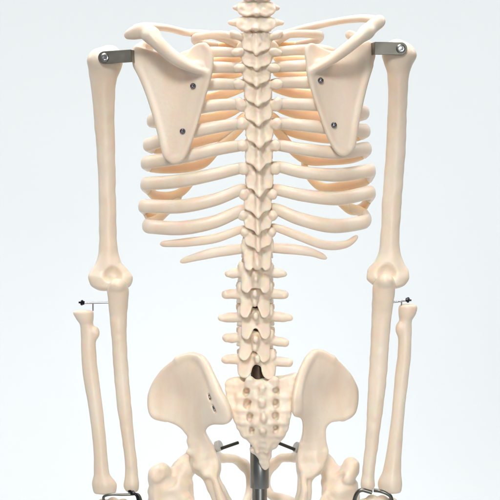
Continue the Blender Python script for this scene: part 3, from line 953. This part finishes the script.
# ---- metal fittings ----------------------------------------------------
def bracket(hole, far, half, depth, name="shoulder_bracket", parent=None):
    """flat steel strap, round at the screw end, with a real bore, folded back at the blade end"""
    a, b = at(*hole, depth), at(*far, depth)
    sgn = 1 if b[0] > a[0] else -1
    e = (b - a); Ln = np.linalg.norm(e); e = e / Ln
    nrm = np.array((0, 1.0, 0)); up = np.cross(e, nrm)
    if up[2] < 0:
        up = -up
    out = []
    for i in range(13):
        th = math.pi / 2 + math.pi * i / 12
        out.append(a + e * math.cos(th) * half + up * math.sin(th) * half)
    out += [b - up * half, b + up * half]
    t = 1.3
    n = len(out)
    v = [p + nrm * -t for p in out] + [p + nrm * t for p in out]
    f = [tuple(range(n)), tuple(range(2 * n - 1, n - 1, -1))]
    for i in range(n):
        j = (i + 1) % n
        f.append((i, i + n, j + n, j))
    # folded tongue running forward into the blade
    k = len(v)
    q = [b + up * half * .98, b - up * half * .98]
    fold = [p + e * 3.5 + nrm * 12 for p in q]
    v += [q[0] - nrm * t, q[1] - nrm * t, fold[0] - nrm * t, fold[1] - nrm * t, q[0] + nrm * t, q[1] + nrm * t, fold[0] + nrm * t, fold[1] + nrm * t]
    f += [(k, k + 1, k + 3, k + 2), (k + 4, k + 6, k + 7, k + 5), (k, k + 2, k + 6, k + 4), (k + 1, k + 5, k + 7, k + 3), (k + 2, k + 3, k + 7, k + 6), (k, k + 4, k + 5, k + 1)]
    ob = link_mesh(name, v, f, STEEL, parent, smooth=False)
    bv = ob.modifiers.new("edge", "BEVEL"); bv.width = 0.5 * S; bv.segments = 2; bv.limit_method = 'ANGLE'
    return ob


for hole, far, dep in (((104.5, 57.6), (131.5, 55.8), 9.5), ((400.8, 48.7), (374.5, 48.3), 9.5)):
    br = bracket(hole, far, 6.4, dep, parent=root)
    c = at(*hole, dep - 1.6)
    v, f = lathe(c, (0, -1, 0), [(0, 4.6), (.6, 4.6), (1.4, 4.2), (1.7, 3.3), (1.7, 2.5), (.5, 2.1), (.4, 0.2)], 32)
    sharp(link_mesh("bracket_screw", v, f, CHROME, br), 30)


def tube(pts, r, name, mat, parent, n=14, res=8):
    p = catmull(pts, res)
    up = (0, 1, 0.001)
    v, f = sweep(p, np.full(len(p), r), np.full(len(p), r), up, n)
    return link_mesh(name, v, f, mat, parent)


# elbow pins
for par, p0, p1, hd in ((ul_l, (110, 302.5, 20), (83, 303, 22), (82, 302.8, 22)), (ul_r, (392, 302.3, 20), (406, 300.3, 22), (408, 299.8, 22))):
    a, b = at(*p0), at(*p1)
    v, f = lathe(a, b - a, [(0, 1.15), (np.linalg.norm(b - a), 1.15)], 16)
    pin = sharp(link_mesh("elbow_pin", v, f, CHROME, par))
for par, hd, ax in ((ul_l, (82.5, 302.8, 22), -1), (ul_r, (407.5, 299.9, 22), 1)):
    c = at(*hd)
    tilt = np.array((ax, -.25, 0.12 if ax < 0 else -.1))
    v, f = lathe(c, tilt, [(-2.0, 1.4), (-1.8, 2.0), (-.5, 2.0), (-.3, 2.8), (1.2, 2.8), (1.9, 2.2), (2.1, 1.0), (3.8, 1.0), (4.0, .8)], 8)
    sharp(link_mesh("pin_nut", v, f, DARK, par))
for par, x, y0, y1 in ((ul_l, 93, 303.2, 311), (ul_r, 401.5, 301.6, 307)):
    v, f = lathe(at(x, y0, 22), at(x, y1, 22.5) - at(x, y0, 22), [(0, .7), (y1 - y0, .7)], 12)
    sharp(link_mesh("pin_stem", v, f, CHROME, par))

# wrist hooks: bent wire that hangs the hand from the forearm
tube(ats([(104, 502, 14), (104, 496.5, 12), (111, 494.5, 11), (122, 494.6, 11), (131, 494.4, 12), (138, 494.6, 13), (141, 501, 14), (141, 512, 16)]), 1.35, "wrist_hook", STEEL, wr[-1])
tube(ats([(129, 491.5, 14), (130.5, 491.5, 11), (133, 493.0, 10), (137, 496, 10.0), (139, 506, 13)]), 1.5, "wrist_hook", DARK, wr[-1])
v, f = lathe(at(132.5, 493, 9), (0, -1, 0), [(-2, 2.6), (0, 2.6), (1, 2.2), (1.3, .6)], 6)
sharp(link_mesh("hook_nut", v, f, DARK, wr[-1]))
tube(ats([(354, 512, 14), (354.5, 500, 13), (357.5, 492.5, 11.5), (362, 490, 11), (367, 491, 11), (372, 492.5, 11)]), 2.1, "wrist_hook", STEEL, wr[1])
tube(ats([(374, 490.3, 12), (380, 491, 10.5), (387, 493.6, 10.5), (391, 497.5, 11.5), (392, 508, 14)]), 1.9, "wrist_hook", STEEL, wr[1])

# ------------------------------------------------------------------ the stand
stand = bpy.data.objects.new("support_stand", None)
col.objects.link(stand)
FLOOR = -870.0
stand.location = np.array(((259.5 - 250) * 1.02, 44, FLOOR)) * S
stand["label"] = "dark grey metal stand pole with a wider sleeve rising below the tailbone"
stand["category"] = "stand"
pc = at(259.6, 450, 46)
zt = pc[2] + 8
z_step = at(0, 488, 46)[2]
v, f = lathe((pc[0], 46, 0), (0, 0, 1), [(z_step, 7.2), (z_step, 9.2), (z_step + 1, 9.7), (zt - 1.5, 9.7), (zt, 8.6)], 40)
sharp(link_mesh("sleeve", v, f, POLE, stand), 40)
v, f = lathe((pc[0], 46, 0), (0, 0, 1), [(FLOOR + 8, 7.7), (z_step + 30, 7.7)], 40)
sharp(link_mesh("pole", v, f, POLE, stand), 40)
v, f = lathe((pc[0] - 1.8, 30, 0), (0, 0, 1), [(at(0, 420, 28)[2], 7.3), (at(0, 300, 28)[2], 7.3), (at(0, 299, 28)[2], 6.2)], 24)
sharp(link_mesh("spine_rod", v, f, RODM, stand), 40)
v, f = lathe((pc[0], 46, 0), (0, 0, 1), [(FLOOR, 170), (FLOOR + 6, 170), (FLOOR + 9, 165), (FLOOR + 10, 16), (FLOOR + 24, 12)], 64)
sharp(link_mesh("base_plate", v, f, POLE, stand), 40)

# ------------------------------------------------------------------ setting: one seamless studio sheet
prof = [(-3200, FLOOR)]
prof += [(1400, FLOOR)]
for i in range(1, 13):
    th = math.pi / 2 * i / 12
    prof.append((1400 + 700 * math.sin(th), FLOOR + 700 - 700 * math.cos(th)))
prof.append((2100, 3200))
v, f = [], []
for (y, z) in prof:
    v += [(-6500, y, z), (6500, y, z)]
for i in range(len(prof) - 1):
    f.append((2 * i, 2 * i + 1, 2 * i + 3, 2 * i + 2))
m, nt, p = new_mat("studio_paper")
p.inputs["Base Color"].default_value = (0.80, 0.83, 0.838, 1)
p.inputs["Roughness"].default_value = 0.9
n = nt.nodes.new("ShaderNodeTexNoise"); n.inputs["Scale"].default_value = 400
b = nt.nodes.new("ShaderNodeBump"); b.inputs["Strength"].default_value = 0.03
nt.links.new(n.outputs["Fac"], b.inputs["Height"]); nt.links.new(b.outputs["Normal"], p.inputs["Normal"])
bd = link_mesh("backdrop", v, f, m, None)
bd["kind"] = "structure"


# ------------------------------------------------------------------ lamps
def area(name, loc, target, size, power, color=(1, 1, 1), size_y=None, spread=180):
    l = bpy.data.lights.new(name, 'AREA')
    l.energy = power; l.color = color; l.size = size; l.spread = math.radians(spread)
    if size_y:
        l.shape = 'RECTANGLE'; l.size_y = size_y
    o = bpy.data.objects.new(name, l)
    col.objects.link(o)
    o.location = loc
    d = np.asarray(target, float) - np.asarray(loc, float)
    from mathutils import Vector
    o.rotation_euler = Vector(d).to_track_quat('-Z', 'Y').to_euler()
    return o


area("key_softbox", (-0.45, -2.2, 1.7), (0.0, 0.05, 0.06), 0.9, 1.55, (1, 0.985, 0.965), spread=20)
area("low_softbox", (0.45, -2.3, 0.05), (0.0, 0.05, -0.26), 0.8, 0.72, (1, 0.99, 0.97), spread=20)
area("top_softbox", (0, 0.1, 1.9), (0, 0.05, 0), 1.0, 42, (1, 1, 1))
area("backdrop_lamp_a", (-1.9, 0.9, 1.5), (-0.2, 2.8, -0.2), 1.2, 29)
area("backdrop_lamp_b", (1.9, 0.9, 1.5), (0.2, 2.8, -0.2), 1.2, 29)
area("backdrop_lamp_c", (0, 1.0, -1.0), (0.0, 2.85, -0.5), 0.9, 14)

w = bpy.data.worlds.new("World"); scene.world = w
w.use_nodes = True
bg = w.node_tree.nodes["Background"]
bg.inputs["Color"].default_value = (0.97, 0.985, 1.0, 1)
bg.inputs["Strength"].default_value = 0.15

# ------------------------------------------------------------------ camera
cam = bpy.data.cameras.new("camera")
cam.sensor_width = 36
cam.lens = 36 * D / 500.0
cam.clip_end = 100
co = bpy.data.objects.new("camera", cam)
col.objects.link(co)
co.location = (0, -D * S, 0)
co.rotation_euler = (math.radians(90), 0, 0)
scene.camera = co

scene.view_settings.view_transform = 'Standard'
scene.view_settings.look = 'None'
scene.view_settings.exposure = 0
scene.view_settings.gamma = 1
scene.cycles.max_bounces = 8
scene.cycles.diffuse_bounces = 5
scene.cycles.use_denoising = True
